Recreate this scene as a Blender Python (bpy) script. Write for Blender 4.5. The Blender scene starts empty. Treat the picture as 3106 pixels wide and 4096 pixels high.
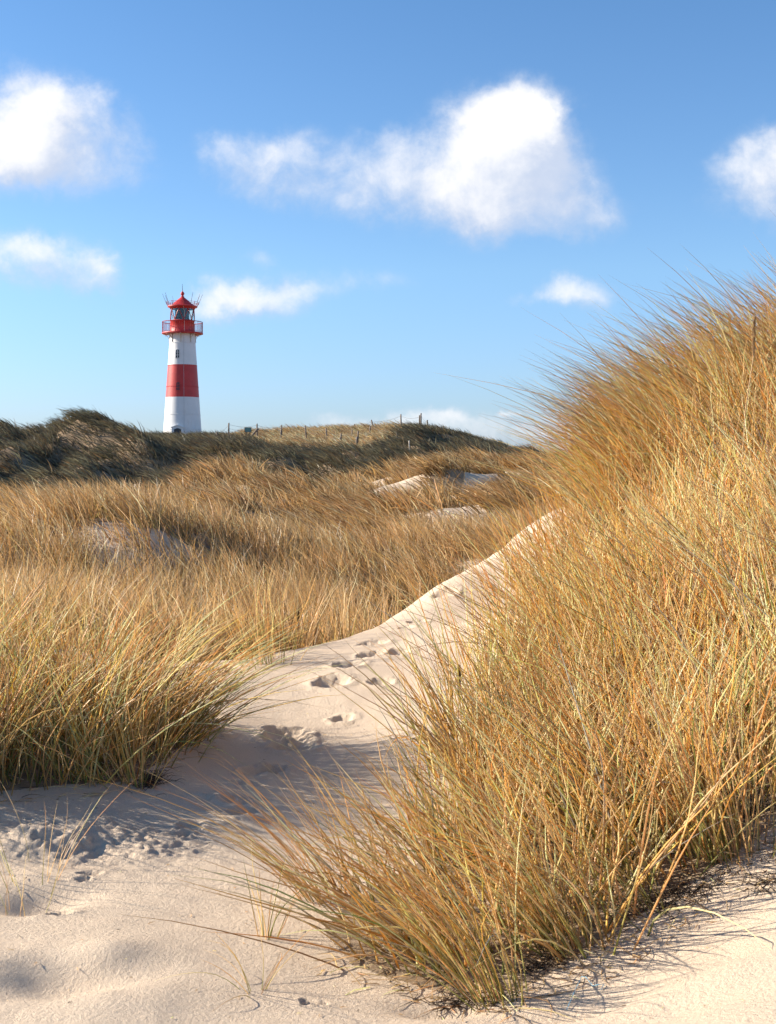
import bpy, bmesh, math, random
import numpy as np
from mathutils import Vector

random.seed(7)
RS = np.random.RandomState
sc = bpy.context.scene
EYE = 1.7
F, CX, HY = 4933.0, 1553.0, 1836.0          # focal length, centre and horizon of the view in photo pixels

# ------------------------------------------------------------------ camera
cam = bpy.data.cameras.new('camera'); cam_o = bpy.data.objects.new('camera', cam)
sc.collection.objects.link(cam_o); sc.camera = cam_o
cam.sensor_fit = 'VERTICAL'; cam.sensor_height = 36.0; cam.sensor_width = 27.3
cam.lens = 36.0 * F / 4096.0
cam.shift_y = -(2048 - HY) / 4096.0
cam.clip_start = 0.05; cam.clip_end = 20000
cam_o.location = (0, 0, EYE); cam_o.rotation_euler = (math.radians(90), 0, 0)
cam.dof.use_dof = True; cam.dof.focus_distance = 14.0; cam.dof.aperture_fstop = 13.0

# ------------------------------------------------------------------ light
SUN_EL = math.radians(25); SUN_AZ = math.radians(-79)     # clockwise from +Y
sdir = Vector((math.sin(SUN_AZ) * math.cos(SUN_EL), math.cos(SUN_AZ) * math.cos(SUN_EL), math.sin(SUN_EL)))
sun = bpy.data.lights.new('sun', 'SUN'); sun.energy = 5.0; sun.angle = math.radians(0.5); sun.color = (1.0, 0.90, 0.76)
sun_o = bpy.data.objects.new('sun', sun); sc.collection.objects.link(sun_o)
sun_o.rotation_euler = (-sdir).to_track_quat('-Z', 'Y').to_euler(); sun_o.location = (-30, 10, 30)
sc.view_settings.view_transform = 'Standard'; sc.view_settings.look = 'None'
sc.view_settings.exposure = 1.1; sc.view_settings.gamma = 1.0
SKY_STR = 0.072

# ------------------------------------------------------------------ node helper
class NT:
    def __init__(s, tree): s.t = tree; s.n = tree.nodes; s.l = tree.links
    def node(s, typ, ins=None, **props):
        n = s.n.new(typ)
        for k, v in props.items(): setattr(n, k, v)
        for k, v in (ins or {}).items(): s.put(n.inputs[k], v)
        return n
    def put(s, sock, v):
        if isinstance(v, bpy.types.NodeSocket): s.l.new(v, sock)
        else: sock.default_value = v
    def m(s, op, a, b=0.0, c=0.0, clamp=False):
        n = s.n.new('ShaderNodeMath'); n.operation = op; n.use_clamp = clamp
        s.put(n.inputs[0], a); s.put(n.inputs[1], b)
        if op in ('MULTIPLY_ADD', 'SMOOTH_MAX'): s.put(n.inputs[2], c)
        return n.outputs[0]
    def vm(s, op, a, b=(0, 0, 0)):
        n = s.n.new('ShaderNodeVectorMath'); n.operation = op
        s.put(n.inputs[0], a); s.put(n.inputs[1], b)
        return n.outputs['Value'] if op in ('DOT_PRODUCT', 'LENGTH') else n.outputs[0]
    def mr(s, v, a, b, c=0.0, d=1.0, smooth=True):
        n = s.n.new('ShaderNodeMapRange'); n.interpolation_type = 'SMOOTHSTEP' if smooth else 'LINEAR'
        s.put(n.inputs['Value'], v)
        for k, x in zip(('From Min', 'From Max', 'To Min', 'To Max'), (a, b, c, d)): s.put(n.inputs[k], x)
        return n.outputs[0]
    def mix(s, f, a, b, blend='MIX'):
        n = s.n.new('ShaderNodeMix'); n.data_type = 'RGBA'; n.blend_type = blend
        s.put(n.inputs[0], f); s.put(n.inputs[6], a); s.put(n.inputs[7], b)
        return n.outputs[2]
    def noise(s, vec, scale, detail=4, rough=0.5, dist=0.0, out=0):
        n = s.n.new('ShaderNodeTexNoise')
        s.put(n.inputs['Vector'], vec); n.inputs['Scale'].default_value = scale
        n.inputs['Detail'].default_value = detail; n.inputs['Roughness'].default_value = rough
        n.inputs['Distortion'].default_value = dist
        return n.outputs[out]

# ------------------------------------------------------------------ sky with cumulus clouds
def srgb(r, g, b):
    return tuple(((c / 255) / 12.92 if c / 255 <= .04045 else ((c / 255 + .055) / 1.055) ** 2.4) for c in (r, g, b)) + (1.0,)

# centre x, y, radius x, y (photo pixels), weight
CLOUDS = [(110, 450, 200, 150, 1.5), (60, 620, 200, 120, 1.2), (280, 560, 210, 170, .6), (400, 700, 230, 90, .5), (370, 350, 70, 60, .5),
          (540, 550, 80, 90, .3), (470, 460, 120, 90, .3),
          (2060, 440, 180, 125, 1.5), (1900, 620, 220, 160, 1.15), (2140, 640, 200, 160, .95), (1990, 480, 140, 120, .6), (2190, 540, 120, 140, .7), (2060, 850, 240, 110, .8), (2320, 820, 190, 110, .5), (2450, 870, 110, 50, .25),
          (1650, 750, 240, 130, .9), (1540, 570, 130, 75, .6), (2240, 480, 70, 70, .4), (1850, 860, 180, 80, .5), (2200, 940, 190, 50, .4),
          (1130, 590, 150, 85, .75), (890, 575, 110, 65, .6), (1020, 690, 190, 90, .6), (1330, 720, 190, 100, .65), (1060, 770, 160, 50, .3), (1280, 820, 200, 60, .3),
          (3120, 640, 170, 130, 1.0), (3030, 770, 200, 120, .65), (3120, 880, 170, 90, .45), (2890, 640, 90, 60, .35),
          (100, 1000, 220, 75, .95), (270, 1100, 150, 95, .8), (430, 1090, 60, 75, .55), (30, 1100, 150, 80, .45), (370, 1180, 110, 50, .4),
          (860, 1200, 130, 75, .8), (1030, 1225, 140, 75, .85), (780, 1270, 160, 70, .45), (1160, 1270, 90, 50, .45),
          (1250, 1150, 200, 70, .42), (1540, 1115, 150, 55, .42), (1000, 1040, 90, 50, .45), (1200, 1180, 160, 40, .3),
          (2250, 1165, 120, 65, .9), (2400, 1200, 150, 60, .55), (2120, 1215, 110, 35, .45),
          (2050, 1720, 480, 90, .5), (2500, 1710, 500, 120, .55), (2010, 1634, 40, 16, .6), (1500, 1700, 300, 45, .6), (150, 1705, 130, 30, .7),
          (1700, 1655, 200, 35, .45), (2900, 1650, 400, 120, .5), (820, 1700, 60, 25, .45)]

def build_world():
    w = bpy.data.worlds.new('World'); sc.world = w; w.use_nodes = True
    t = NT(w.node_tree); t.n.clear()
    sky = t.node('ShaderNodeTexSky', sky_type='NISHITA', sun_disc=False, sun_elevation=SUN_EL, sun_rotation=SUN_AZ,
                 altitude=0.0, air_density=1.0, dust_density=0.4, ozone_density=2.2)
    g = bpy.data.node_groups.new('cloud_density', 'ShaderNodeTree')
    g.interface.new_socket('Vec', in_out='INPUT', socket_type='NodeSocketVector')
    g.interface.new_socket('D', in_out='OUTPUT', socket_type='NodeSocketFloat')
    q = NT(g); gi = q.n.new('NodeGroupInput'); go = q.n.new('NodeGroupOutput')
    v = gi.outputs[0]
    wn = q.noise(v, 9.0, 5, .6, 0.0, 1)
    wv = q.vm('MULTIPLY', q.vm('SUBTRACT', wn, (.5, .5, .5)), (.050, .042, 0))
    wn2 = q.noise(v, 45.0, 4, .6, 0.0, 1)
    wv2 = q.vm('MULTIPLY', q.vm('SUBTRACT', wn2, (.5, .5, .5)), (.018, .018, 0))
    p = q.vm('ADD', q.vm('ADD', v, wv), wv2)
    tot = None
    for (cx, cy, rx, ry, wt) in CLOUDS:
        d = q.vm('MULTIPLY', q.vm('SUBTRACT', p, ((cx - CX) / F, (HY - cy) / F, 0)), (F / rx, F / ry, 0))
        e = q.m('MULTIPLY', q.m('EXPONENT', q.m('MULTIPLY', q.vm('DOT_PRODUCT', d, d), -.9)), wt)
        tot = e if tot is None else q.m('ADD', tot, e)
    fb = q.noise(v, 20.0, 8, .62, .2)
    fbb = q.m('MULTIPLY', q.m('SUBTRACT', fb, .5), q.mr(tot, 0.0, .5, 0.0, 1.75))
    q.l.new(q.m('ADD', tot, fbb), go.inputs[0])
    tc = t.node('ShaderNodeTexCoord'); gen = tc.outputs['Generated']
    sx = t.node('ShaderNodeSeparateXYZ', {0: gen})
    yy = t.m('MAXIMUM', sx.outputs[1], .02)
    uv = t.node('ShaderNodeCombineXYZ', {0: t.m('DIVIDE', sx.outputs[0], yy), 1: t.m('DIVIDE', sx.outputs[2], yy)}).outputs[0]
    def dens(vec):
        n = t.n.new('ShaderNodeGroup'); n.node_tree = g; t.put(n.inputs[0], vec); return n.outputs[0]
    d0 = dens(uv); d1 = dens(t.vm('ADD', uv, (-.016, .022, 0)))
    front = t.mr(sx.outputs[1], .05, .2)
    alpha = t.m('MULTIPLY', t.mr(d0, .13, 1.55), front)
    lit = t.mr(t.m('ADD', t.m('MULTIPLY', t.m('SUBTRACT', d0, d1), 1.0), t.m('MULTIPLY', d0, .45)), -.20, 1.6)
    ccol = t.mix(lit, (4.0, 4.6, 5.8, 1), (6.8, 6.8, 6.95, 1))
    # the blue of the sky itself
    elev = t.m('DIVIDE', sx.outputs[2], t.m('MAXIMUM', t.vm('LENGTH', gen), .001))
    tint = t.node('ShaderNodeValToRGB'); cr = tint.color_ramp
    t.put(tint.inputs[0], elev)
    cr.elements[0].position = 0.0; cr.elements[0].color = (1, 1, 1, 1)
    cr.elements[1].position = .6; cr.elements[1].color = (1, 1, 1, 1)
    base = t.mix(1.0, t.vm('MULTIPLY', sky.outputs[0], (1.3, 1.3, 1.3)), TINT(tint), 'MULTIPLY')
    col = t.mix(alpha, base, ccol)
    bg = t.node('ShaderNodeBackground', {'Color': col, 'Strength': SKY_STR})
    out = t.node('ShaderNodeOutputWorld'); t.l.new(bg.outputs[0], out.inputs[0])
def TINT(n):
    cr = n.color_ramp; k = 1 / 1.3
    cr.elements[0].color = (.63 * k, .80 * k, 1.30 * k, 1)
    cr.elements[1].position = .35; cr.elements[1].color = (.70 * k, .98 * k, 1.22 * k, 1)
    e = cr.elements.new(.15); e.color = (.84 * k, 1.04 * k, 1.27 * k, 1)
    return n.outputs[0]
build_world()

# ------------------------------------------------------------------ object helpers
col = sc.collection
def tag(o, label=None, cat=None, group=None, kind=None):
    if label: o['label'] = label
    if cat: o['category'] = cat
    if group: o['group'] = group
    if kind: o['kind'] = kind
    return o
def empty(name, loc, rz=0.0):
    o = bpy.data.objects.new(name, None); col.objects.link(o); o.location = loc; o.rotation_euler = (0, 0, rz)
    o.empty_display_size = .2
    return o
def obj(name, bm, mat, parent=None, loc=None, smooth=False):
    me = bpy.data.meshes.new(name); bm.normal_update(); bm.to_mesh(me); bm.free()
    for mm in (mat if isinstance(mat, (list, tuple)) else [mat]): me.materials.append(mm)
    if smooth:
        me.polygons.foreach_set('use_smooth', [True] * len(me.polygons))
    o = bpy.data.objects.new(name, me); col.objects.link(o)
    if parent: o.parent = parent
    if loc: o.location = loc
    return o
def lathe(bm, prof, n=48, mats=None, cap=False):
    rings = []
    for r, z in prof:
        rings.append([bm.verts.new((r * math.cos(2 * math.pi * i / n), r * math.sin(2 * math.pi * i / n), z)) for i in range(n)])
    for k in range(len(rings) - 1):
        for i in range(n):
            f = bm.faces.new((rings[k][i], rings[k][(i + 1) % n], rings[k + 1][(i + 1) % n], rings[k + 1][i]))
            f.smooth = True
            if mats: f.material_index = mats[k]
    if cap:
        bm.faces.new(rings[-1]); bm.faces.new(rings[0][::-1])
def tube(bm, pts, r, n=8, r2=None):
    pts = [Vector(p) for p in pts]; rings = []
    for i, p in enumerate(pts):
        t = (pts[min(i + 1, len(pts) - 1)] - pts[max(i - 1, 0)]).normalized()
        a = t.cross(Vector((0, 0, 1)) if abs(t.z) < .95 else Vector((1, 0, 0))).normalized(); b = t.cross(a)
        rr = r if r2 is None else r + (r2 - r) * i / (len(pts) - 1)
        rings.append([bm.verts.new(p + (a * math.cos(2 * math.pi * k / n) + b * math.sin(2 * math.pi * k / n)) * rr) for k in range(n)])
    for k in range(len(rings) - 1):
        for i in range(n):
            bm.faces.new((rings[k][i], rings[k][(i + 1) % n], rings[k + 1][(i + 1) % n], rings[k + 1][i])).smooth = n > 5
    bm.faces.new(rings[-1]); bm.faces.new(rings[0][::-1])
def ring(bm, R, r, z, n=64):
    vs = []
    for i in range(n):
        a = 2 * math.pi * i / n; c, s = math.cos(a), math.sin(a)
        vs.append([bm.verts.new(((R + r * math.cos(b)) * c, (R + r * math.cos(b)) * s, z + r * math.sin(b))) for b in [k * math.pi / 2 for k in range(4)]])
    for i in range(n):
        for k in range(4):
            bm.faces.new((vs[i][k], vs[(i + 1) % n][k], vs[(i + 1) % n][(k + 1) % 4], vs[i][(k + 1) % 4]))
def prism(bm, outline, y0, y1):
    """outline in the x-z plane, extruded from y0 to y1"""
    a = [bm.verts.new((x, y0, z)) for x, z in outline]; b = [bm.verts.new((x, y1, z)) for x, z in outline]
    n = len(outline)
    bm.faces.new(a); bm.faces.new(b[::-1])
    for i in range(n): bm.faces.new((a[i], b[i], b[(i + 1) % n], a[(i + 1) % n]))
def box(bm, x0, x1, y0, y1, z0, z1):
    prism(bm, [(x0, z0), (x1, z0), (x1, z1), (x0, z1)], y0, y1)

def paint(name, rgb, rough=.45, var=.08, scale=3.0, dirt=None, spec=.5, bump=0.0):
    m = bpy.data.materials.new(name); m.use_nodes = True; t = NT(m.node_tree)
    b = t.n['Principled BSDF']; tc = t.node('ShaderNodeTexCoord').outputs['Object']
    n1 = t.noise(tc, scale, 6, .6)
    c = t.mix(t.mr(n1, .35, .7), tuple(x * (1 - var) for x in rgb) + (1,), tuple(min(1, x * (1 + var)) for x in rgb) + (1,))
    if dirt:
        mp = t.vm('MULTIPLY', tc, (5, 5, .5)); n2 = t.noise(mp, 2.0, 5, .65)
        c = t.mix(t.mr(n2, .55, .8, 0, dirt[1]), c, tuple(dirt[0]) + (1,))
    t.l.new(c, b.inputs['Base Color']); b.inputs['Roughness'].default_value = rough
    b.inputs['Specular IOR Level'].default_value = spec
    if bump:
        bp = t.node('ShaderNodeBump', {'Height': t.noise(tc, 6.0, 4, .5), 'Strength': .4, 'Distance': bump})
        t.l.new(bp.outputs[0], b.inputs['Normal'])
    return m

# ------------------------------------------------------------------ terrain heightfield
def _h(ix, iy, seed):
    n = (ix.astype(np.int64) * 374761393 + iy.astype(np.int64) * 668265263 + seed * 974634777) & 0xffffffff
    n = ((n ^ (n >> 13)) * 1274126177) & 0xffffffff
    n = ((n ^ (n >> 16)) * 2246822519) & 0xffffffff
    return (n & 0xffff) / 65535.0
def vnoise(x, y, seed=0):
    xi = np.floor(x); yi = np.floor(y); fx = x - xi; fy = y - yi
    fx = fx * fx * (3 - 2 * fx); fy = fy * fy * (3 - 2 * fy)
    a = _h(xi, yi, seed); b = _h(xi + 1, yi, seed); c = _h(xi, yi + 1, seed); d = _h(xi + 1, yi + 1, seed)
    return (a * (1 - fx) + b * fx) * (1 - fy) + (c * (1 - fx) + d * fx) * fy
def fbm(x, y, o=4, seed=0, gain=.5):
    s = 0; a = 1; t = 0
    for k in range(o):
        s = s + a * vnoise(x * 2 ** k + 17.3 * k, y * 2 ** k - 9.1 * k, seed + k); t += a; a *= gain
    return s / t

def A(px, py, d): return ((px - CX) / F * d, d, EYE + (HY - py) / F * d)
NEAR = [A(0, 4096, 3.7), A(1500, 4096, 3.7), A(3106, 4096, 3.05), A(2500, 4096, 3.4), A(2050, 3990, 4.0), A(2450, 3700, 4.42), A(2800, 3490, 4.65), A(3106, 3270, 4.85),
        A(450, 3400, 5.3), A(0, 3520, 4.95), A(0, 3250, 5.7), A(100, 3150, 6.1), A(600, 3150, 6.2), A(200, 2950, 7), A(750, 2880, 7.8), A(700, 2690, 9.3),
        A(850, 2930, 7.8), A(1300, 2950, 7.7), A(1200, 3200, 6.3), A(1500, 2800, 8.5), A(1500, 3500, 5.1), A(1900, 3500, 5.1),
        A(1600, 3000, 7.2), A(1750, 2700, 9.0), A(1900, 2500, 10.5), A(2100, 2300, 12.5),
        A(900, 2725, 9.2), A(1040, 2645, 10), A(1200, 2600, 10.5), A(1380, 2555, 11), A(1500, 2512, 11.5), A(1700, 2405, 12.2), A(1800, 2290, 13), A(2000, 2200, 14),
        A(2180, 2110, 15), A(2330, 2010, 14.0),
        (-1.6, 10.7, -.08), (-.5, 12.4, -.35), (.3, 13.8, -.6), (1.0, 15.4, -.6), (2.0, 17.3, -.45), (3.2, 18, -.2), (-2.8, 11.8, -.08), (-5, 12, .0), (0, 15, -.5), (-3, 14.5, -.42), (-2, 16.5, -.35), (-5, 15, -.3),
        A(0, 3000, 6.5), A(0, 2800, 7.6), (-4, 7, .25), (-5, 9, .3), (-4, 5, .15), (-6, 4, .2),
        A(3106, 2700, 6.1), A(3106, 2300, 7.3), A(3106, 1930, 8.6), A(3106, 1610, 9.8), A(2700, 3000, 6.0), A(2700, 2500, 7.5), A(2700, 2130, 9.0), A(2700, 1890, 10.5),
        A(2300, 3000, 6.6), A(2300, 2550, 9), A(2300, 2300, 11.5), A(2450, 1950, 11.8), A(2500, 2050, 10.6), (3.3, 13, 1.35), (3.5, 15.5, .7), (5, 10.5, 2.3), (5, 13, 1.9), (7, 8, 2.4), (5, 6, 1.0), (8, 12, 2.3), (7, 16, .8),
        (4, 3.5, .8), (-3, 2, .05), (0, 1, .0), (3, 0, .4), (-5, -3, .1), (4, -4, .15), (9, 3, .6), (-8, 8, .3), (-8, 16, .2), (8, 21, .1),
        A(650, 2320, 17.6), A(650, 2110, 18.9), A(430, 2170, 18.1), A(900, 2260, 18.8), A(1553, 2300, 20), A(2200, 2200, 20), A(0, 2330, 17), A(-300, 2300, 20), A(100, 2120, 20), A(400, 2100, 20.5)]
FARA = [A(0, 2330, 17), A(650, 2320, 17.6), A(650, 2110, 18.9), A(430, 2170, 18.1), A(900, 2260, 18.8), A(1553, 2300, 20), A(2200, 2200, 20), A(0, 2120, 24), A(500, 2120, 25), A(1000, 2150, 25), A(1100, 2080, 26), A(1400, 2120, 26),
        A(1700, 2080, 28), A(2050, 2050, 30), A(200, 2095, 31), A(0, 2095, 31), A(550, 2075, 31), A(450, 2075, 36), A(100, 2075, 36), A(850, 2000, 34), A(830, 1940, 39), A(1000, 2050, 33), A(680, 2020, 38),
        A(1090, 1995, 34), A(1120, 1955, 36), A(1300, 2040, 33), A(1300, 1995, 39), A(1520, 2010, 34), A(1500, 1940, 37), A(1450, 1960, 42), A(1600, 1960, 38), A(1700, 1860, 43), A(1820, 1900, 42), A(1880, 1990, 36),
        A(1950, 1870, 44), A(2100, 1910, 43), A(2250, 1960, 40), A(2400, 1950, 40),
        A(0, 2055, 46), A(300, 2060, 45), A(550, 2055, 46), A(900, 1985, 46), A(1150, 1990, 48), A(1400, 1960, 50), A(1800, 1930, 52), A(2200, 1930, 50),
        A(0, 1960, 55), A(300, 1960, 55), A(700, 1950, 57), A(1000, 1920, 58), A(1300, 1910, 58), A(1600, 1880, 60), A(1900, 1890, 60), A(2200, 1900, 58), A(-300, 1960, 55),
        A(-300, 1800, 66), A(0, 1800, 66), A(110, 1800, 67), A(220, 1748, 68), A(315, 1728, 68), A(444, 1742, 69), A(546, 1800, 70), A(611, 1785, 70), A(700, 1804, 70), A(806, 1802, 70), A(861, 1772, 71), A(963, 1790, 73),
        A(1060, 1800, 72), A(1180, 1825, 71), A(1300, 1838, 70), A(1420, 1836, 70), A(1530, 1820, 71), A(1600, 1790, 73), A(1655, 1728, 76), A(1741, 1748, 78),
        A(1111, 1752, 88), A(1204, 1740, 92), A(1296, 1736, 94), A(1400, 1775, 84), A(1481, 1730, 92), A(1600, 1716, 88), A(1250, 1790, 80),
        A(1852, 1757, 82), A(1963, 1775, 84), A(2056, 1811, 86), A(2130, 1845, 88), A(2195, 1880, 90), A(2400, 1910, 90), A(2800, 1940, 90),
        A(2000, 1845, 72), A(1850, 1825, 70), A(2200, 1890, 74),
        (-22, 105, 3.2), (-14, 105, 3.2), (-17.5, 100, 2.9), (-30, 90, 3.2), (-28, 70, 2.6), (-40, 60, 2.0), (0, 110, 3.0), (12, 110, 2.0), (30, 80, -1.0), (45, 60, -.5), (25, 40, -.5), (-25, 35, .6), (18, 25, .2), (-18, 20, .2),
        (-60, 100, 2), (60, 110, -2), (0, 150, 1.0), (-40, 150, 1.5), (40, 150, -2)]
def fit(pts, c, lam=1e-3):
    P = np.array(pts); X = P[:, :2]; D = np.sqrt(((X[:, None] - X[None]) ** 2).sum(-1) + c * c)
    n = len(P); M = np.zeros((n + 1, n + 1)); M[:n, :n] = D - lam * np.eye(n) * 10; M[:n, n] = 1; M[n, :n] = 1
    return X, np.linalg.solve(M, np.append(P[:, 2], 0)), c
NF = fit(NEAR, .8, 2e-3); FF = fit(FARA, 3.0, 5e-3)
def ev(f, x, y):
    X, w, c = f; s = np.full(x.shape, w[-1])
    for i in range(len(X)): s += w[i] * np.sqrt((x - X[i, 0]) ** 2 + (y - X[i, 1]) ** 2 + c * c)
    return s
def sst(a, b, x):
    t = np.clip((x - a) / (b - a), 0, 1); return t * t * (3 - 2 * t)
def hummock(x, y): return sst(.30, .70, vnoise(x * .36 + .13 * y, y * .30, 15))
def base_height(x, y):
    x = np.asarray(x, float); y = np.asarray(y, float)
    zn = ev(NF, x, y); zf = ev(FF, x, y)
    k = sst(18, 23, y)
    z = zn * (1 - k) + np.clip(zf, -3, 7) * k
    out = sst(10, 22, np.abs(x) - .5 * np.maximum(y, 0) + 0) * (1 - k) + sst(14, 40, np.abs(x) - .45 * y) * k
    z = z * (1 - out) + .4 * out
    z = z * (1 - sst(4, 14, -y)) + .3 * sst(4, 14, -y)
    f = sst(130, 260, y); z = z * (1 - f) - 2.5 * f
    far = sst(150, 600, np.hypot(x, y)); z = z * (1 - far) - 3 * far
    # dune undulations
    z = z + (fbm(x * .9, y * .9, 3, 5) - .5) * .10 * sst(3, 9, y)
    m = sst(20, 32, y); z = z + m * ((fbm(x * .28, y * .28, 3, 11) - .5) * .5) * (1 - .8 * sst(60, 68, y))
    z = z + m * (vnoise(x * 1.05, y * 1.05, 14) - .5) * .28 + m * (hummock(x, y) - .5) * 1.15 * (1 - .75 * sst(37, 43, y) * sst(56, 50, y)) * (1 - .8 * sst(64, 70, y)) + m * sst(46, 52, y) * ((vnoise(x * .55 + 3, y * .30, 16) - .5) * 1.7 + (vnoise(x * 1.3, y * .8, 17) - .5) * .5) * (1 - .55 * sst(-14, -11.5, x)) * (1 - .8 * sst(76, 84, y))
    z = z - .55 * sst(37, 43, y) * sst(54, 48, y) * (1 - sst(0, 3, x))
    z = z - .55 * sst(26, 30, y) * sst(38.5, 35, y) * (1 - .45 * sst(0, 2.5, x))
    return z

def hit(px, py, hf=base_height, dmin=2.5, dmax=140):
    d = np.exp(np.linspace(math.log(dmin), math.log(dmax), 6000))
    x = (px - CX) / F * d; z = EYE + (HY - py) / F * d
    k = np.nonzero(z < hf(x, d))[0]
    k = k[0] if len(k) else len(d) - 1
    return x[k], d[k]

# footprints and dents: px, py, half length, half width, heading, depth, rim
PRINTS = [(1780, 2371, .13, .07), (1667, 2488, .10, .06), (1617, 2511, .09, .05), (1497, 2573, .12, .055), (1489, 2619, .12, .055), (1594, 2610, .10, .065),
          (1396, 2666, .12, .07), (1330, 2740, .13, .075), (1524, 2736, .10, .05), (1148, 2935, .13, .08), (1100, 2960, .08, .06), (1179, 2991, .13, .07), (1210, 2965, .07, .05),
          (1373, 2875, .08, .05), (1063, 3084, .11, .06), (1090, 3078, .06, .05), (1869, 2278, .16, .09), (1940, 2245, .2, .08), (2010, 2215, .18, .07), (830, 2926, .10, .05), (880, 2930, .07, .04),
          (1002, 3094, .07, .04), (987, 3134, .08, .04), (715, 2815, .13, .06), (830, 2866, .1, .05), (939, 3198, .07, .04), (915, 3210, .05, .03), (760, 3306, .06, .035), (729, 3340, .05, .03),
          (966, 3275, .11, .055), (1000, 3260, .08, .05), (358, 3500, .05, .014), (330, 3520, .04, .012), (241, 3646, .055, .018), (352, 3325, .08, .045), (285, 3315, .09, .03), (150, 3400, .04, .015),
          (1234, 4026, .03, .012), (1290, 4030, .03, .012)]
RP = RS(3)
FPS = [(hit(px, py), a * (.95 if py < 2900 else 1), b * (1.05 if py < 2900 else 1), RP.uniform(-.5, .5)) for (px, py, a, b) in PRINTS]
SOFT = [((160, 3590), .20, .12, .3, -.07), ((230, 3930), .30, .14, .15, -.07), ((-60, 3900), .25, .2, 0, .05), ((420, 3870), .16, .14, .3, .05), ((2420, 4000), .20, .12, 0, -.035), ((2650, 4050), .30, .14, .2, -.03), ((1740, 4040), .16, .07, 0, -.035),
        ((2950, 3900), .3, .15, 0, .03), ((270, 3360), .30, .14, .2, .055), ((150, 3390), .22, .12, .2, .05), ((960, 3290), .17, .10, 0, .05), ((650, 3850), .5, .35, 0, .03), ((1400, 2700), .5, .3, 0, .02),
        ((2200, 4060), .2, .1, 0, -.02), ((480, 4040), .3, .2, .2, .03), ((2300, 3700), .05, .07, 0, .05)]
SFT = [(hit(*p), a, b, r, h) for (p, a, b, r, h) in SOFT]
MOUND = hit(270, 3350)
def height(x, y, detail=True):
    x = np.asarray(x, float); y = np.asarray(y, float)
    z = base_height(x, y)
    if not detail: return z
    near = (np.abs(x) < 5) & (y > 2) & (y < 18)
    if near.any():
        xs = x[near]; ys = y[near]; dz = np.zeros(xs.shape)
        for (c, a, b, r, h) in SFT:
            u = (xs - c[0]) * math.cos(r) + (ys - c[1]) * math.sin(r); v = -(xs - c[0]) * math.sin(r) + (ys - c[1]) * math.cos(r)
            e = (u / a) ** 2 + (v / b) ** 2; dz += h * np.exp(-e * 1.2)
        wx = (vnoise(xs * 22, ys * 22, 61) - .5) * .035 + (vnoise(xs * 60, ys * 60, 63) - .5) * .015
        wy = (vnoise(xs * 22, ys * 22, 62) - .5) * .035 + (vnoise(xs * 60, ys * 60, 64) - .5) * .015
        for (c, a, b, r) in FPS:
            u = (xs - c[0] + wx) * math.cos(r) + (ys - c[1] + wy) * math.sin(r); v = -(xs - c[0] + wx) * math.sin(r) + (ys - c[1] + wy) * math.cos(r)
            e = np.sqrt((u / a) ** 2 + (v / (b * 1.5)) ** 2)
            dz += np.where(e < 3, -min(.05, .45 * b + .012) * np.exp(-(e / .85) ** 4) + min(.014, .14 * b + .003) * np.exp(-((e - 1.3) / .35) ** 2) * (.4 + 1.2 * vnoise(xs * 35, ys * 35, 3)), 0)
        # crumbled, kicked-up sand
        me = ((xs - MOUND[0] - .12) / .55) ** 2 + ((ys - MOUND[1]) / .33) ** 2
        mk = np.exp(-me ** 2) ; k2 = ((xs - FPS[25][0][0]) / .2) ** 2 + ((ys - FPS[25][0][1]) / .14) ** 2
        mk = np.maximum(mk, .8 * np.exp(-k2 ** 2))
        cl = vnoise(xs * 30 + wx * 40, ys * 30 + wy * 40, 21); cl2 = vnoise(xs * 62 + wy * 60, ys * 62, 22)
        dz += mk * (np.sqrt(np.maximum(cl - .58, 0)) * .022 + np.sqrt(np.maximum(cl2 - .6, 0)) * .014 + (fbm(xs * 9, ys * 9, 5, 30, .6) - .5) * .07)
        # wind-worn surface
        dz += (fbm(xs * 3.0, ys * 3.0, 3, 40) - .5) * .025 + (vnoise(xs * 14 + ys * 4, ys * 34, 41) - .5) * .003
        z[near] += dz * sst(5, 4, np.abs(xs)) * sst(18, 16, ys)
    return z

RIGHT = [(.22, 4.02), (.45, 4.05), (.62, 4.2), (.82, 4.4), (1.20, 4.62), (1.56, 4.82), (2.2, 5.2), (3.2, 5.6), (5.5, 6.0), (6.5, 8), (6.5, 11), (4.5, 15), (3.4, 16), (3.15, 15), (2.75, 13.2),
         (2.0, 11), (1.38, 9.2), (1.0, 7.6), (.66, 6.6), (.36, 5.8), (.10, 5.2), (-.14, 4.85), (-.24, 4.55), (-.12, 4.25)]
LEFT = [(-6, 5.2), (-2.2, 5.75), (-1.75, 6.05), (-1.35, 6.3), (-1.22, 6.9), (-1.22, 7.35), (-1.6, 7.7), (-2.4, 8.0), (-6, 8.3)]
HOL = [(-1.55, 10.1), (-1.15, 10.55), (-.55, 11.75), (-.25, 12.4), (.15, 13.2), (.5, 14.2), (1.1, 15.3), (1.8, 16.4), (5, 16.5), (8, 19), (8, 24), (-9, 24), (-9, 10.9), (-2.6, 10.7)]
MPATCH = [(hit(px, py, base_height, 20), a, b) for (px, py, a, b) in [(1120, 1955, 1.3, 1.3), (1500, 1950, 1.0, 1.8), (1590, 1975, 1.2, 1.0), (1060, 2130, .9, .6), (750, 2045, 1.1, .5), (1950, 1960, 1.0, 1.0), (2320, 1920, 1.0, 1.2), (60, 2100, 1.2, .9), (1830, 2060, .9, .7)]]
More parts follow.
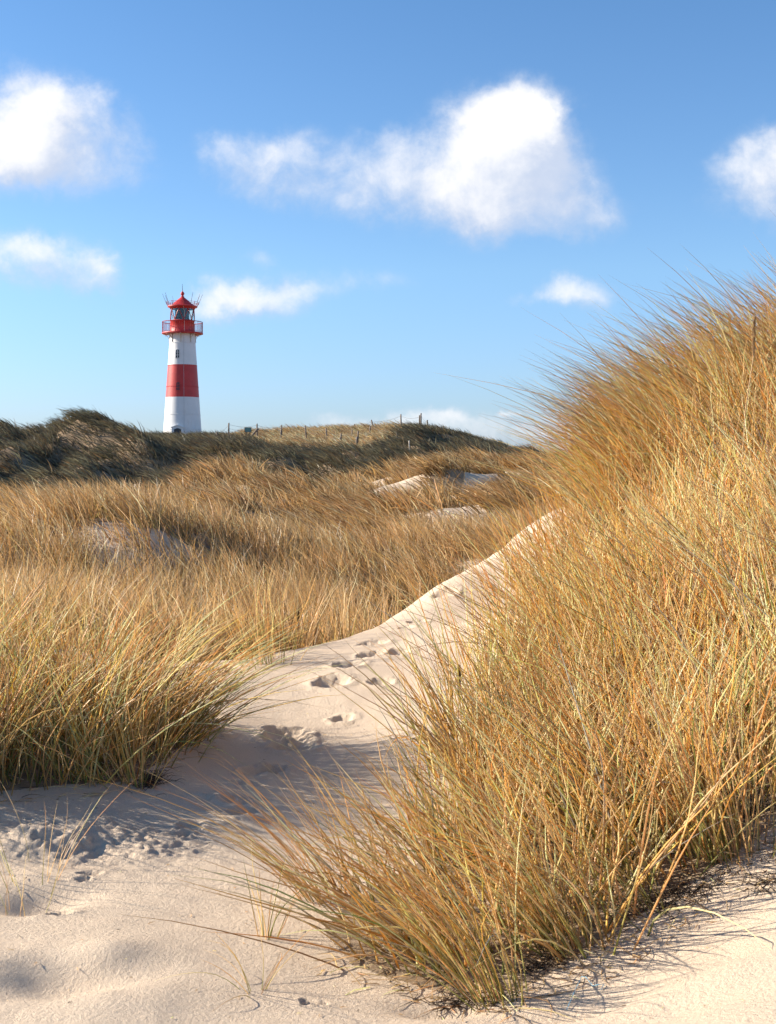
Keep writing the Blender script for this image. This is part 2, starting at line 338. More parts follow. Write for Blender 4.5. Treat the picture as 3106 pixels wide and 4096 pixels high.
def inpoly(x, y, poly):
    ins = np.zeros(x.shape, bool); n = len(poly)
    for i in range(n):
        x0, y0 = poly[i]; x1, y1 = poly[(i + 1) % n]
        c = ((y0 > y) != (y1 > y)) & (x < (x1 - x0) * (y - y0) / (y1 - y0 + 1e-12) + x0); ins ^= c
    return ins
def hollow_keep(x, y):
    tuf = vnoise(x * 53.1, y * 47.7, 12) > .62
    e1 = ((x + 3.15) / 1.15) ** 2 + ((y - 17.95) / .62) ** 2 + .5 - vnoise(x * 2.2, y * 2.2, 8); e2 = ((x + .6) / .8) ** 2 + ((y - 22.5) / .8) ** 2
    return ((e1 > 1) | tuf) & (e2 > 1) & (vnoise(x * .7, y * .7, 77) + .35 * sst(16, 12, y) > .22)
def middle_keep(x, y):
    keep = (vnoise(x * .42, y * .42, 78) > .12) & (vnoise(x * 1.15, y * .85, 80) > .27)
    keep &= vnoise(x * 37.7, y * 41.3, 79) < .45 + .75 * hummock(x, y)
    for ((cx, cy), a, b) in MPATCH: keep &= ((x - cx) / a) ** 2 + ((y - cy) / b) ** 2 > .35 + .9 * vnoise(x * 1.3, y * 1.3, 5)
    return keep
def grass_cover(x, y):
    k = np.zeros(x.shape)
    k[inpoly(x, y, RIGHT)] = .8; k[inpoly(x, y, LEFT)] = .8
    h = inpoly(x, y, HOL); k[h] = .85 * hollow_keep(x[h], y[h])
    m = (y >= 23) & (y < 48) & (np.abs(x) < 40); k[m] = .9 * middle_keep(x[m], y[m])
    k[(y >= 48) & (y < 250)] = 1.0
    return k
def axis(lo, hi, step, grow, far_lo, far_hi):
    c = list(np.arange(lo, hi, step)); s = step; v = c[-1]
    while v < far_hi: s *= grow; v += s; c.append(v)
    s = step; v = c[0]; pre = []
    while v > far_lo: s *= grow; v -= s; pre.append(v)
    return np.array(pre[::-1] + c)
def build_terrain():
    ax = axis(-2.3, 2.6, .0095, 1.05, -6000, 6000)
    ys = [-6000.0, -3000, -1500, -700, -350, -180, -100, -60, -40, -25, -15, -10, -6, -4, -2, -1, 0, .8, 1.5, 2.0, 2.5, 2.8, 3.0]; v = 3.0
    while v < 6000:
        v += .0105 if v < 5.8 else (.0105 * (v / 5.8) ** 1.6 if v < 110 else v * .05); ys.append(v)
    ay = np.array(ys)
    X, Y = np.meshgrid(ax, ay); Z = height(X.ravel(), Y.ravel())
    nx, ny = len(ax), len(ay)
    co = np.stack([X.ravel(), Y.ravel(), Z], 1).astype(np.float32)
    i = (np.arange(ny - 1)[:, None] * nx + np.arange(nx - 1)[None]).ravel()
    q = np.stack([i, i + 1, i + nx + 1, i + nx], 1).astype(np.int32)
    me = bpy.data.meshes.new('terrain')
    me.vertices.add(len(co)); me.vertices.foreach_set('co', co.ravel())
    me.loops.add(q.size); me.loops.foreach_set('vertex_index', q.ravel())
    me.polygons.add(len(q)); me.polygons.foreach_set('loop_start', np.arange(0, q.size, 4, dtype=np.int32))
    me.polygons.foreach_set('use_smooth', np.ones(len(q), bool)); me.update()
    m = bpy.data.materials.new('dune_sand'); m.use_nodes = True; t = NT(m.node_tree); b = t.n['Principled BSDF']
    tc = t.node('ShaderNodeTexCoord').outputs['Object']
    big = t.noise(tc, .8, 4, .5); mid = t.noise(tc, 60.0, 4, .6); fine = t.noise(tc, 230.0, 3, .75)
    c = t.mix(t.mr(big, .3, .7), (.555, .425, .305, 1), (.615, .48, .35, 1))
    c = t.mix(t.mr(mid, .35, .75, 0, .35), c, (.46, .35, .25, 1))
    c = t.mix(t.mr(fine, .35, .65, 0, .6), c, (.72, .60, .46, 1))
    spk = t.noise(tc, 380.0, 1, .5); c = t.mix(t.mr(spk, .66, .72, 0, .5), c, (.22, .15, .10, 1))
    t.l.new(c, b.inputs['Base Color']); b.inputs['Roughness'].default_value = .9; b.inputs['Specular IOR Level'].default_value = .2
    hgt = t.m('ADD', t.m('MULTIPLY', fine, .6), t.m('MULTIPLY', mid, 1.0))
    bp = t.node('ShaderNodeBump', {'Height': hgt, 'Strength': .9, 'Distance': .011}); t.l.new(bp.outputs[0], b.inputs['Normal'])
    cov = grass_cover(X.ravel(), Y.ravel()); ca = me.attributes.new('litter', 'FLOAT', 'POINT'); ca.data.foreach_set('value', cov.astype(np.float32))
    la = t.node('ShaderNodeAttribute', attribute_name='litter').outputs['Fac']
    lf = t.mr(t.m('ADD', la, t.m('MULTIPLY', t.m('SUBTRACT', t.noise(tc, 9.0, 6, .7), .5), 1.2)), .35, .9)
    c = t.mix(t.m('MULTIPLY', lf, .8), c, (.20, .13, .07, 1)); t.l.new(c, b.inputs['Base Color'])
    me.materials.append(m)
    o = bpy.data.objects.new('terrain', me); col.objects.link(o)
    tag(o, 'pale cream dune sand with footprints rising into grassy dunes', kind='structure'); return o
build_terrain()

# ------------------------------------------------------------------ grass
def grass_mat(name, gloss=.35, trans=.3):
    m = bpy.data.materials.new(name); m.use_nodes = True; t = NT(m.node_tree); b = t.n['Principled BSDF']; out = t.n['Material Output']
    at = t.node('ShaderNodeAttribute', attribute_name='tone').outputs['Color']
    t.l.new(at, b.inputs['Base Color']); b.inputs['Roughness'].default_value = .42; b.inputs['Specular IOR Level'].default_value = gloss
    tr = t.node('ShaderNodeBsdfTranslucent', {'Color': at})
    mx = t.node('ShaderNodeMixShader', {0: trans, 1: b.outputs[0], 2: tr.outputs[0]}); t.l.new(mx.outputs[0], out.inputs[0])
    return m
G_NEAR = grass_mat('dry_marram', .5, .45); G_FAR = grass_mat('wind_bent_marram', .2, .3)
TAN = (.88, .595, .29); ORANGE = (.88, .49, .14); STRAW = (.93, .71, .40); GREEN = (.30, .31, .08); BROWN = (.44, .28, .12); OLIVE = (.24, .20, .11); SHADE_GREY = (.10, .088, .062)  # the dark grey puts cloud shade into the far ridge grass colour
MTAN = (.54, .35, .165); MOR = (.52, .30, .10); MBR = (.19, .115, .05); MST = (.74, .57, .32)

def blades(name, base, d0, d1, L, w, cb, ct, seg=5, sides=2, mat=None, parent=None, label=None, cat=None, kind=None, group=None, seed=1, kink=.06):
    r = RS(seed); N = len(L)
    t = np.linspace(0, 1, seg + 1)[None, :, None]
    P = base[:, None, :] + L[:, None, None] * (d0[:, None, :] * t + (d1 - d0)[:, None, :] * t * t / 2)
    wob = r.normal(0, 1, (N, 1, 3)) * np.sin(t * (3 + 4 * r.rand(N, 1, 1)) + 6 * r.rand(N, 1, 1)) * t
    P = P + wob * (kink * L)[:, None, None] * .5 * np.array([1, 1, .4])
    T = d0[:, None, :] + (d1 - d0)[:, None, :] * t
    T /= np.linalg.norm(T, axis=2, keepdims=True) + 1e-9
    ang = r.rand(N) * np.pi * 2
    h = np.stack([np.cos(ang), np.sin(ang), np.zeros(N)], 1)[:, None, :]
    S = np.cross(T, np.broadcast_to(h, T.shape)); S /= np.linalg.norm(S, axis=2, keepdims=True) + 1e-9
    B = np.cross(T, S)
    prof = (w[:, None, None] / 2) * np.clip(1.0 - t ** 2.2 * .93, .05, 1)
    if sides == 2: rings = np.stack([P - S * prof, P + S * prof], 2)
    else: rings = np.stack([P + (S * math.cos(a) + B * math.sin(a)) * prof for a in (0, 2.1, 4.2)], 2)
    k = rings.shape[2]; co = rings.reshape(-1, 3).astype(np.float32)
    i0 = (np.arange(N)[:, None, None] * (seg + 1) * k + np.arange(seg)[None, :, None] * k)
    if sides == 2: q = np.stack([i0, i0 + 1, i0 + k + 1, i0 + k], -1)
    else:
        j = np.arange(3)[None, None, :]; jn = (j + 1) % 3
        q = np.stack([i0 + j, i0 + jn, i0 + k + jn, i0 + k + j], -1)
    q = q.reshape(-1, 4).astype(np.int32)
    me = bpy.data.meshes.new(name)
    me.vertices.add(len(co)); me.vertices.foreach_set('co', co.ravel())
    me.loops.add(q.size); me.loops.foreach_set('vertex_index', q.ravel())
    me.polygons.add(len(q)); me.polygons.foreach_set('loop_start', np.arange(0, q.size, 4, dtype=np.int32))
    me.polygons.foreach_set('use_smooth', np.ones(len(q), bool)); me.update()
    tt = np.clip(t * 1.6, 0, 1)
    C = cb[:, None, :] * (1 - tt) + ct[:, None, :] * tt
    C = np.repeat(C[:, :, None, :], k, 2).reshape(-1, 3)
    C = np.concatenate([C, np.ones((len(C), 1))], 1).astype(np.float32)
    a = me.attributes.new('tone', 'FLOAT_COLOR', 'POINT'); a.data.foreach_set('color', C.ravel())
    me.materials.append(mat or G_NEAR)
    o = bpy.data.objects.new(name, me); col.objects.link(o)
    if parent: o.parent = parent
    tag(o, label, cat, group, kind); return o

def inpoly(x, y, poly):
    ins = np.zeros(x.shape, bool); n = len(poly)
    for i in range(n):
        x0, y0 = poly[i]; x1, y1 = poly[(i + 1) % n]
        c = ((y0 > y) != (y1 > y)) & (x < (x1 - x0) * (y - y0) / (y1 - y0 + 1e-12) + x0); ins ^= c
    return ins
def scatter(poly, n, seed):
    r = RS(seed); p = np.array(poly); lo = p.min(0); hi = p.max(0); X = []; c = 0
    while c < n:
        q = lo + r.rand(n * 2, 2) * (hi - lo); q = q[inpoly(q[:, 0], q[:, 1], poly)]; X.append(q); c += len(q)
    return np.concatenate(X)[:n]
def tufted(centers, per, sig, seed):
    r = RS(seed); n = len(centers)
    per = np.maximum(1, (per * (.4 + 1.2 * r.rand(n))).astype(int))
    idx = np.repeat(np.arange(n), per); off = r.normal(0, 1, (len(idx), 2))
    s = sig * (.6 + .8 * r.rand(n))[idx][:, None]
    return centers[idx] + off * s, off, idx
def palette(r, n, probs, cols):
    k = r.choice(len(cols), n, p=np.array(probs) / sum(probs)); c = np.array(cols)[k]
    return np.clip(c * (.58 + .8 * r.rand(n, 1)) * (1 + .03 * r.normal(0, 1, (n, 3))), .01, .95)
def nrm(v): return v / (np.linalg.norm(v, axis=1, keepdims=True) + 1e-9)
def in_view(x, y, m=1.25, z=None): return (np.abs(x) < .315 * m * y + 1.5)

def meadow(name, xy, off, wind0, wind1, L, w, pb, pt, seed, up=1.0, spread=.25, bend=.5, droop=.3, jit=.20, idx=None, gust=.45, **kw):
    """wind0 / wind1: lean vectors (n,2) at root and towards the tip"""
    r = RS(seed); n = len(xy)
    gs = .9 if xy[:, 1].max() < 17 else .5
    gv = np.stack([vnoise(xy[:, 0] * gs, xy[:, 1] * gs, 301) - .5, (vnoise(xy[:, 0] * gs, xy[:, 1] * gs, 302) - .5) * .6], 1) * gust
    wind0 = wind0 + gv; wind1 = wind1 + gv * 1.2
    z = height(xy[:, 0], xy[:, 1], False) - .02
    rad = off / (np.abs(off).max() * .5 + 1e-9)
    d0 = np.concatenate([off * spread * .5 + wind0 + r.normal(0, jit, (n, 2)), np.full((n, 1), up)], 1)
    d0 = nrm(d0)
    dr = -droop * (.3 + 1.4 * r.rand(n, 1)); bent = r.rand(n) < .07; dr[bent] -= .9
    d1 = d0 + np.concatenate([off * spread * .4 * bend + wind1 + r.normal(0, .18, (n, 2)), dr], 1)
    base = np.stack([xy[:, 0], xy[:, 1], z], 1)
    cb = palette(r, n, *pb); ct = palette(r, n, *pt)
    if idx is not None:
        tm = (.72 + .56 * RS(seed + 500).rand(idx.max() + 1))[idx][:, None]
        warm = RS(seed + 501).normal(0, .06, idx.max() + 1)[idx][:, None] * np.array([[0, 1, 1.6]])
        cb = np.clip(cb * tm * (1 + warm), 0, .95); ct = np.clip(ct * tm * (1 + warm), 0, .95)
    return blades(name, base, d0, d1, L, w, cb, ct, seed=seed, **kw)

# ---- near right dune
def right_dune():
    r = RS(21); c = scatter(RIGHT, 1500, 20)
    keep = (c[:, 0] < .36 * c[:, 1] + .6) & (r.rand(len(c)) < np.clip(1.3 - .03 * c[:, 1], 0, 1) * np.where(c[:, 1] - .62 * np.clip(c[:, 0], 0, 9) < 4.5, .62, 1) * np.where((c[:, 0] < .42) & (c[:, 1] < 6), .5, 1)); c = c[keep]
    sp = scatter([(.15, 5.9), (.6, 6.4), (1.0, 7.6), (1.45, 9.2), (2.1, 11), (2.8, 13.2), (2.2, 13.0), (1.3, 11), (.75, 9.2), (.45, 7.6)], 60, 27); c = np.concatenate([c, sp])
    xy, off, idx = tufted(c, 23, .085, 22); n = len(xy)
    x, y = xy[:, 0], xy[:, 1]
    front = np.exp(-((y - (3.9 + .75 * np.clip(x - .2, 0, 3))) / .9) ** 2)          # first row, blown to the left
    crest = sst(8.6, 10.5, y) * sst(1.6, 2.4, x)
    leftedge = sst(.9, .0, x - .22 * (y - 4)) * sst(6.6, 5.2, y)
    tw = RS(23).normal(0, .28, len(c))[idx]
    mixr = r.rand(n)
    jx = r.normal(0, .16, n) * leftedge
    wx0 = jx + .03 + tw - .26 * front - .24 * leftedge - .38 * crest
    wx1 = np.where(mixr < .5, .28, -.14) - .28 * front - .15 * leftedge - .8 * crest + r.normal(0, .2, n)
    wy0 = r.normal(0, .12, n) - .08; wy1 = r.normal(0, .2, n) - .05
    lng = (r.rand(n) < .05) & (crest > .3)
    L = (.66 + .48 * r.rand(n)) * (1 + .12 * crest) * np.where(lng, 1.35, 1) * (1 - .35 * (r.rand(n) < .25)) * (1 - .35 * leftedge)
    w = .0048 + .0034 * r.rand(n) + .00035 * y
    g = .55 - .035 * y
    meadow('marram_grass', xy, off, np.stack([wx0, wy0], 1), np.stack([wx1, wy1], 1), L, w,
           ([.36, .22, .12, .30], [TAN, ORANGE, BROWN, GREEN]), ([.42, .24, .28, .03, .03], [TAN, ORANGE, STRAW, GREEN, (.46, .40, .33)]), 24, idx=idx, spread=.30, droop=.22,
           seg=6, sides=3, mat=G_NEAR, label='tall golden dune grass covering the high dune on the right', cat='dune grass', group='marram grass covering the dunes', kind='stuff')
right_dune()

# ---- left foreground clump
def left_clump():
    r = RS(31); c = scatter(LEFT, 500, 30); c = c[c[:, 0] > -.36 * c[:, 1] - 1.6]
    xy, off, idx = tufted(c, 20, .07, 32); n = len(xy)
    wx = -.02 + RS(33).normal(0, .26, len(c))[idx]; edge = sst(-1.9, -1.2, xy[:, 0])
    meadow('marram_grass', xy, off, np.stack([wx + .12 * edge, r.normal(-.05, .12, n)], 1), np.stack([.10 + .6 * edge + r.normal(0, .32, n), r.normal(-.05, .2, n)], 1),
           .62 + .42 * r.rand(n), .0055 + .0035 * r.rand(n), ([.25, .15, .2, .4], [TAN, ORANGE, BROWN, GREEN]), ([.45, .2, .3, .08], [TAN, ORANGE, STRAW, GREEN]), 34,
           idx=idx, spread=.30, droop=.35, seg=6, sides=3, mat=G_NEAR, label='green and gold dune grass in the left foreground beside the shaded sand', cat='dune grass', group='marram grass covering the dunes', kind='stuff')
left_clump()

# ---- grass in the hollow behind the sand ridge
def hollow():
    r = RS(41); c = scatter(HOL, 3400, 40); c = c[in_view(c[:, 0], c[:, 1], 1.1)]
    c = c[hollow_keep(c[:, 0], c[:, 1])]
    c = np.concatenate([c, scatter([(-4.5, 17.3), (-3.9, 18.7), (-3.1, 18.7), (-2.2, 18.0), (-2.4, 17.2), (-3.4, 17.0)], 34, 46)])
    xy, off, idx = tufted(c, 20, .12, 42); n = len(xy)
    wx = RS(43).normal(-.02, .16, len(c))[idx]; k = sst(15, 20, xy[:, 1])
    meadow('marram_grass', xy, off, np.stack([wx - .25 * k, r.normal(0, .12, n)], 1), np.stack([r.normal(0, .25, n) - .4 * k, r.normal(0, .2, n)], 1),
           .55 + .38 * r.rand(n) - .1 * k, .007 + .004 * r.rand(n) + .004 * k, ([.25, .22, .35, .18], [MTAN, MOR, MBR, GREEN]), ([.45, .33, .15, .07], [MTAN, MOR, MST, MBR]), 44,
           idx=idx, spread=.28, droop=.2, seg=5, sides=2, mat=G_NEAR, label='upright orange dune grass filling the hollow behind the sand ridge', cat='dune grass', group='marram grass covering the dunes', kind='stuff')
hollow()

# ---- middle dunes
def middle():
    r = RS(51); c = scatter([(-9, 23), (9, 23), (18, 47), (-18, 47)], 6400, 50); c = c[in_view(c[:, 0], c[:, 1], 1.1)]
    c = c[middle_keep(c[:, 0], c[:, 1])]
    xy, off, idx = tufted(c, 21, .17, 52); n = len(xy); y = xy[:, 1]
    tw = RS(53).normal(0, .14, len(c))[idx]
    meadow('marram_grass', xy, off, np.stack([-.36 + tw, r.normal(0, .15, n) - .1], 1), np.stack([-.65 + r.normal(0, .25, n), r.normal(0, .25, n)], 1),
           (.50 + .40 * r.rand(n)) * (.6 + .5 * vnoise(xy[:, 0] * .9, y * .9, 91)) * (.52 + .70 * hummock(xy[:, 0], y)), .010 + .00035 * y + .006 * r.rand(n), ([.2, .15, .45, .2], [MTAN, MOR, MBR, OLIVE]), ([.42, .26, .10, .22], [MTAN, MOR, MST, MBR]), 54,
           idx=idx, spread=.45, droop=.3, seg=4, sides=2, mat=G_FAR, label='brown windswept dune grass on the middle dunes before the dark ridge', cat='dune grass', group='marram grass covering the dunes', kind='stuff')
middle()

# ---- far ridge
def far():
    r = RS(61); c = scatter([(-21, 47), (22, 47), (36, 104), (-38, 104)], 22000, 60); c = c[in_view(c[:, 0], c[:, 1], 1.1)]
    x, y = c[:, 0], c[:, 1]
    px = CX + x / y * F
    # straw-coloured grass on the plateau inside the fence, elsewhere olive grass with cloud shade painted into its colour
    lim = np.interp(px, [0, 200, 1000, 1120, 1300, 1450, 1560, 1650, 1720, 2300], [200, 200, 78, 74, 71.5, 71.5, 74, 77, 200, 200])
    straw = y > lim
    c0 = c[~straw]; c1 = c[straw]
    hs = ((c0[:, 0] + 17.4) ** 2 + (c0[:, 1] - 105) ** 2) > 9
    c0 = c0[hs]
    for (cc, lab, pb, pt, sd, L0) in ((c0, 'olive wind-combed dune grass on the far ridge below the lighthouse, painted dark for cloud shade', ([.3, .6, .1], [OLIVE, SHADE_GREY, MBR]), ([.46, .42, .12], [OLIVE, SHADE_GREY, MBR]), 62, .50),
                                  (c1, 'bleached straw grass inside the fence on the far ridge', ([.2, .3, .3, .2], [STRAW, TAN, MBR, OLIVE]), ([.28, .34, .24, .14], [STRAW, MTAN, BROWN, OLIVE]), 65, .42)):
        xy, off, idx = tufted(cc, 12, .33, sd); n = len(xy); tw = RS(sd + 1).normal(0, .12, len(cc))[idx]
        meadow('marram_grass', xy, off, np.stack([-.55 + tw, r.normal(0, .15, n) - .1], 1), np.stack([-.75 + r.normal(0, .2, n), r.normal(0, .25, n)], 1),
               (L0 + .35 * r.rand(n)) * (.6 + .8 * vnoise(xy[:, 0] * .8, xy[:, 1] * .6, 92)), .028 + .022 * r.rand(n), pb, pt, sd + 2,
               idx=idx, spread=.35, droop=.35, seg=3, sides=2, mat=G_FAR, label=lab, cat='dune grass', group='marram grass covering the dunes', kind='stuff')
far()

# ------------------------------------------------------------------ lighthouse
def lighthouse():
    D = 105.0; s = D / F
    LX = (731 - CX) * s
    zz = lambda py: EYE + (HY - py) * s
    white = paint('white_tower_paint', (.70, .70, .69), .55, .03, 1.5, ((.50, .42, .32), .45), bump=.01)
    red = paint('red_tower_paint', (.50, .028, .024), .5, .10, 1.5, ((.30, .03, .03), .4), bump=.01)
    iron = paint('red_iron_paint', (.40, .03, .03), .45)
    dark = paint('dark_opening', (.02, .022, .03), .3)
    grey = paint('grey_rod_metal', (.16, .13, .13), .4)
    cream = paint('cream_bracket_paint', (.62, .56, .44), .5, .1, 3, ((.35, .2, .08), .5))
    root = empty('lighthouse', (LX, D, zz(1760)))
    z0 = zz(1760); Z = lambda py: zz(py) - z0
    tag(root, 'white lighthouse with red band and red lantern standing behind the grassy ridge', 'lighthouse')
    R = lambda py: np.interp(py, [1336, 1458, 1589, 1727, 1800], [1.04, 1.222, 1.405, 1.607, 1.71])
    bm = bmesh.new(); prof = []; mats = []
    ys = [1800, 1727, 1658, 1589.9, 1547, 1461, 1373, 1336]
    for i, p in enumerate(ys):
        prof.append((R(p), Z(p))); mats.append(1 if 1461.05 < p <= 1589.95 else 0)
    lathe(bm, prof, 96, mats)
    for p in (1718, 1657.7, 1546.7, 1372.7):
        n0 = len(bm.faces); ring(bm, R(p), .014, Z(p), 96); bm.faces.ensure_lookup_table()
        for f in bm.faces[n0:]: f.material_index = 1 if 1461 < p < 1589 else 0
    # rivet rows
    for p in (1718, 1657.7, 1546.7, 1461, 1372.7):
        for i in range(88):
            a = 2 * math.pi * i / 88; rr = R(p) + .006
            bmesh.ops.create_icosphere(bm, subdivisions=1, radius=.022, matrix=__import__('mathutils').Matrix.Translation((rr * math.cos(a), rr * math.sin(a), Z(p) - .05)))
    for f in bm.faces:
        if len(f.verts) == 3:
            zc = f.calc_center_median().z; f.material_index = 1 if Z(1589.9) < zc < Z(1461.1) else 0
    tw = obj('tower', bm, [white, red], root)
    def arch(w, h, n=8):
        return [(-w, 0), (w, 0)] + [(w * math.cos(a), h - w + w * math.sin(a)) for a in [math.pi * i / n for i in range(n + 1)]]
    def window(px, pyb, hgt, hw, framem, lab):
        r = R(pyb - 15); x = (px - 731) * s; ang = math.asin(x / r)
        e = empty('window', (0, 0, 0)); bpy.data.objects.remove(e)
        bm = bmesh.new(); prism(bm, arch(hw, hgt), -.05, .12)
        fr = obj('window', bm, framem, root, (r * math.sin(ang), -r * math.cos(ang), Z(pyb))); fr.rotation_euler = (math.radians(-3), 0, ang)
        if lab: fr['label'] = lab
        bm = bmesh.new(); prism(bm, [(a * .78, .05 + b * .90) for a, b in arch(hw, hgt)], -.058, -.0525)
        obj('pane', bm, dark, fr)
        bm = bmesh.new(); box(bm, -.02, .02, -.072, -.0595, .05, hgt * .93)
        for k in (.35, .66): box(bm, -hw * .78, hw * .78, -.070, -.0605, hgt * k - .016, hgt * k + .018)
        obj('glazing_bar', bm, framem, fr)
    window(720.9, 1438, .80, .19, white, 'white arched window in the upper white section')
    mul = paint('bluish_window_frame', (.10, .06, .10), .4)
    window(724, 1566, .76, .17, red, 'dark arched window in the red band')
    # door
    x = (725.5 - 731) * s; r = R(1725); ang = math.asin(x / r)
    bm = bmesh.new(); prism(bm, [(-.50, 0), (.50, 0), (.50, Z(1712) - Z(1760)), (0, Z(1704) - Z(1760)), (-.50, Z(1712) - Z(1760))], -.14, .35)
    dr = obj('door', bm, white, root, (r * math.sin(ang), -r * math.cos(ang), Z(1760))); dr.rotation_euler = (0, 0, ang)
    bm = bmesh.new(); prism(bm, [(-.30, .02), (.30, .02), (.30, Z(1719) - Z(1760)), (0, Z(1714) - Z(1760)), (-.30, Z(1719) - Z(1760))], -.155, -.145)
    obj('door_opening', bm, dark, dr)
    bm = bmesh.new(); h = Z(1712) - Z(1760)
    prism(bm, [(-.56, h - .03), (0, h + .16), (.56, h - .03), (.56, h + .04), (0, h + .24), (-.56, h + .04)], -.2, .35); obj('door_hood', bm, white, dr)
    # gallery
    gz = Z(1336)
    bm = bmesh.new(); lathe(bm, [(1.02, gz - .02), (1.72, gz - .02), (1.74, gz), (1.74, gz + .07), (1.72, gz + .09), (1.02, gz + .09)], 64); obj('gallery_deck', bm, red, root)
    bm = bmesh.new(); hr = .95
    ring(bm, 1.70, .030, gz + hr + .05); ring(bm, 1.70, .014, gz + .16)
    for i in range(60):
        a = 2 * math.pi * (i + .3) / 60; rr = .024 if i % 10 == 0 else .013
        tube(bm, [(1.70 * math.cos(a), 1.70 * math.sin(a), gz + .09), (1.70 * math.cos(a), 1.70 * math.sin(a), gz + hr + .06)], rr, 5)
    obj('railing', bm, iron, root)
    for i in range(8):
        a = 2 * math.pi * (i + .5) / 8 + math.pi / 8 + .05
        bm = bmesh.new(); pts = []
        for k in range(9):
            q = k / 8 * math.pi / 2; pts.append((1.66 - .56 * math.sin(q), 0, gz - .05 - .60 * (1 - math.cos(q))))
        tube(bm, pts, .026, 6); tube(bm, [(1.0, 0, gz - .06), (1.68, 0, gz - .06)], .025, 6); tube(bm, [(1.075, 0, gz - .05), (1.135, 0, gz - .75)], .03, 6)
        tube(bm, [(1.42 + .07 * math.cos(b), 0, gz - .15 + .07 * math.sin(b)) for b in [j * math.pi / 5 for j in range(11)]], .012, 5)
        o = obj('bracket', bm, cream, root); o.rotation_euler = (0, 0, a)
    # lantern
    t0 = Z(1283.5)
    bm = bmesh.new(); lathe(bm, [(1.08, gz + .09), (1.07, gz + .16), (1.055, gz + .18), (1.0, t0 - .06), (1.05, t0 - .04), (1.05, t0 + .02), (.93, t0 + .02)], 64, None); obj('lantern_wall', bm, red, root)
    g = bpy.data.materials.new('lantern_glass'); g.use_nodes = True; tt = NT(g.node_tree); b = tt.n['Principled BSDF']
    b.inputs['Base Color'].default_value = (.80, .90, .90, 1); b.inputs['Transmission Weight'].default_value = 1; b.inputs['Roughness'].default_value = .02; b.inputs['IOR'].default_value = 1.45
    t1 = Z(1237)
    bm = bmesh.new(); lathe(bm, [(.985, t0 + .02), (.985, t1 + .02)], 64); lathe(bm, [(.975, t1 + .02), (.975, t0 + .02)], 64); obj('lantern_glass', bm, g, root)
    bm = bmesh.new()
    for i in range(8):
        a0 = 2 * math.pi * i / 8 + .25
        for sgn in (1, -1):
            pts = [(1.01 * math.cos(a0 + sgn * k / 4 * .393), 1.01 * math.sin(a0 + sgn * k / 4 * .393), t0 + (t1 - t0) * k / 4) for k in range(5)]
            tube(bm, pts, .032, 5)
    obj('glazing_bar', bm, iron, root)
    teal = paint('dark_teal_screen', (.015, .06, .075), .35)
    n = 14
    for (a0, a1) in ((math.radians(236), math.radians(290)), (math.radians(60), math.radians(115))):
        bm = bmesh.new()
        vs = [[bm.verts.new((.9 * math.cos(a0 + (a1 - a0) * k / n), .9 * math.sin(a0 + (a1 - a0) * k / n), z)) for z in (t0, t1 + .05)] for k in range(n + 1)]
        for k in range(n): bm.faces.new((vs[k][0], vs[k + 1][0], vs[k + 1][1], vs[k][1]))
        bmesh.ops.solidify(bm, geom=bm.faces[:], thickness=.02); obj('lantern_screen', bm, teal, root)
    lensm = paint('lens_glass', (.55, .60, .40), .05, .1)
    bm = bmesh.new(); lathe(bm, [(.10, t0), (.10, t0 + .18), (.16, t0 + .2)] + [(.17 + (.05 if k % 2 else 0), t0 + .2 + .05 * k) for k in range(1, 10)] + [(.05, t0 + .72)], 24)
    obj('lens', bm, lensm, root)
    # roof
    bm = bmesh.new()
    lathe(bm, [(.95, t1 - .01), (1.04, t1 + .0), (1.10, t1 + .12), (1.25, t1 + .16), (1.26, t1 + .24), (1.20, t1 + .27), (.97, t1 + .32), (.92, t1 + .36), (.55, t1 + .70), (.17, Z(1190)), (.13, Z(1188.5)), (.15, Z(1187.5)), (.15, Z(1186))], 64)
    bmesh.ops.contextual_create(bm, geom=[])
    lathe(bm, [(.02, Z(1186)), (.15, Z(1186))], 64)
    obj('roof', bm, red, root)
    bm = bmesh.new()
    pr = [(.09, Z(1186)), (.07, Z(1184)), (.11, Z(1183.5)), (.11, Z(1182.5)), (.06, Z(1181))]
    zc = Z(1174.5)
    for k in range(1, 9):
        a = -math.pi / 2 + math.pi * k / 10; pr.append((.165 * math.cos(a), zc + .15 * math.sin(a)))
    pr += [(.03, Z(1165)), (.035, Z(1163.5)), (.005, Z(1162.5))]
    lathe(bm, pr, 24); obj('finial', bm, red, root)
    bm = bmesh.new(); tube(bm, [(0, 0, Z(1164)), (-.02, 0, Z(1136))], .026, 5, .012); obj('lightning_rod', bm, grey, root)
    bm = bmesh.new(); rz = t1 + .24
    ring(bm, 1.30, .013, rz + .22); ring(bm, 1.34, .013, rz + .34); ring(bm, 1.27, .011, rz + .11)
    for i in range(8):
        a = 2 * math.pi * (i + .3) / 8
        tube(bm, [((1.22) * math.cos(a), 1.22 * math.sin(a), rz - .05), (1.36 * math.cos(a), 1.36 * math.sin(a), rz + .38)], .026, 5)
    obj('roof_railing', bm, iron, root)
    for i in range(12):
        a = 2 * math.pi * (i + .35) / 12
        if abs(math.degrees(a) - 270) < 20: continue
        bm = bmesh.new(); r0, r1 = 1.32, 1.68
        tube(bm, [(r0 * math.cos(a), r0 * math.sin(a), rz + .12), (r1 * math.cos(a), r1 * math.sin(a), rz + 1.05)], .020, 5, .013)
        obj('roof_spike', bm, grey, root)
    bm = bmesh.new()
    a = math.radians(288)
    tube(bm, [(1.08 * math.cos(a), 1.08 * math.sin(a), gz + .05), (1.0 * math.cos(a), 1.0 * math.sin(a), t0 + .1), (.99 * math.cos(a), .99 * math.sin(a), t1 - .2), (1.2 * math.cos(a - .1), 1.2 * math.sin(a - .1), t1 + .12)], .02, 5)
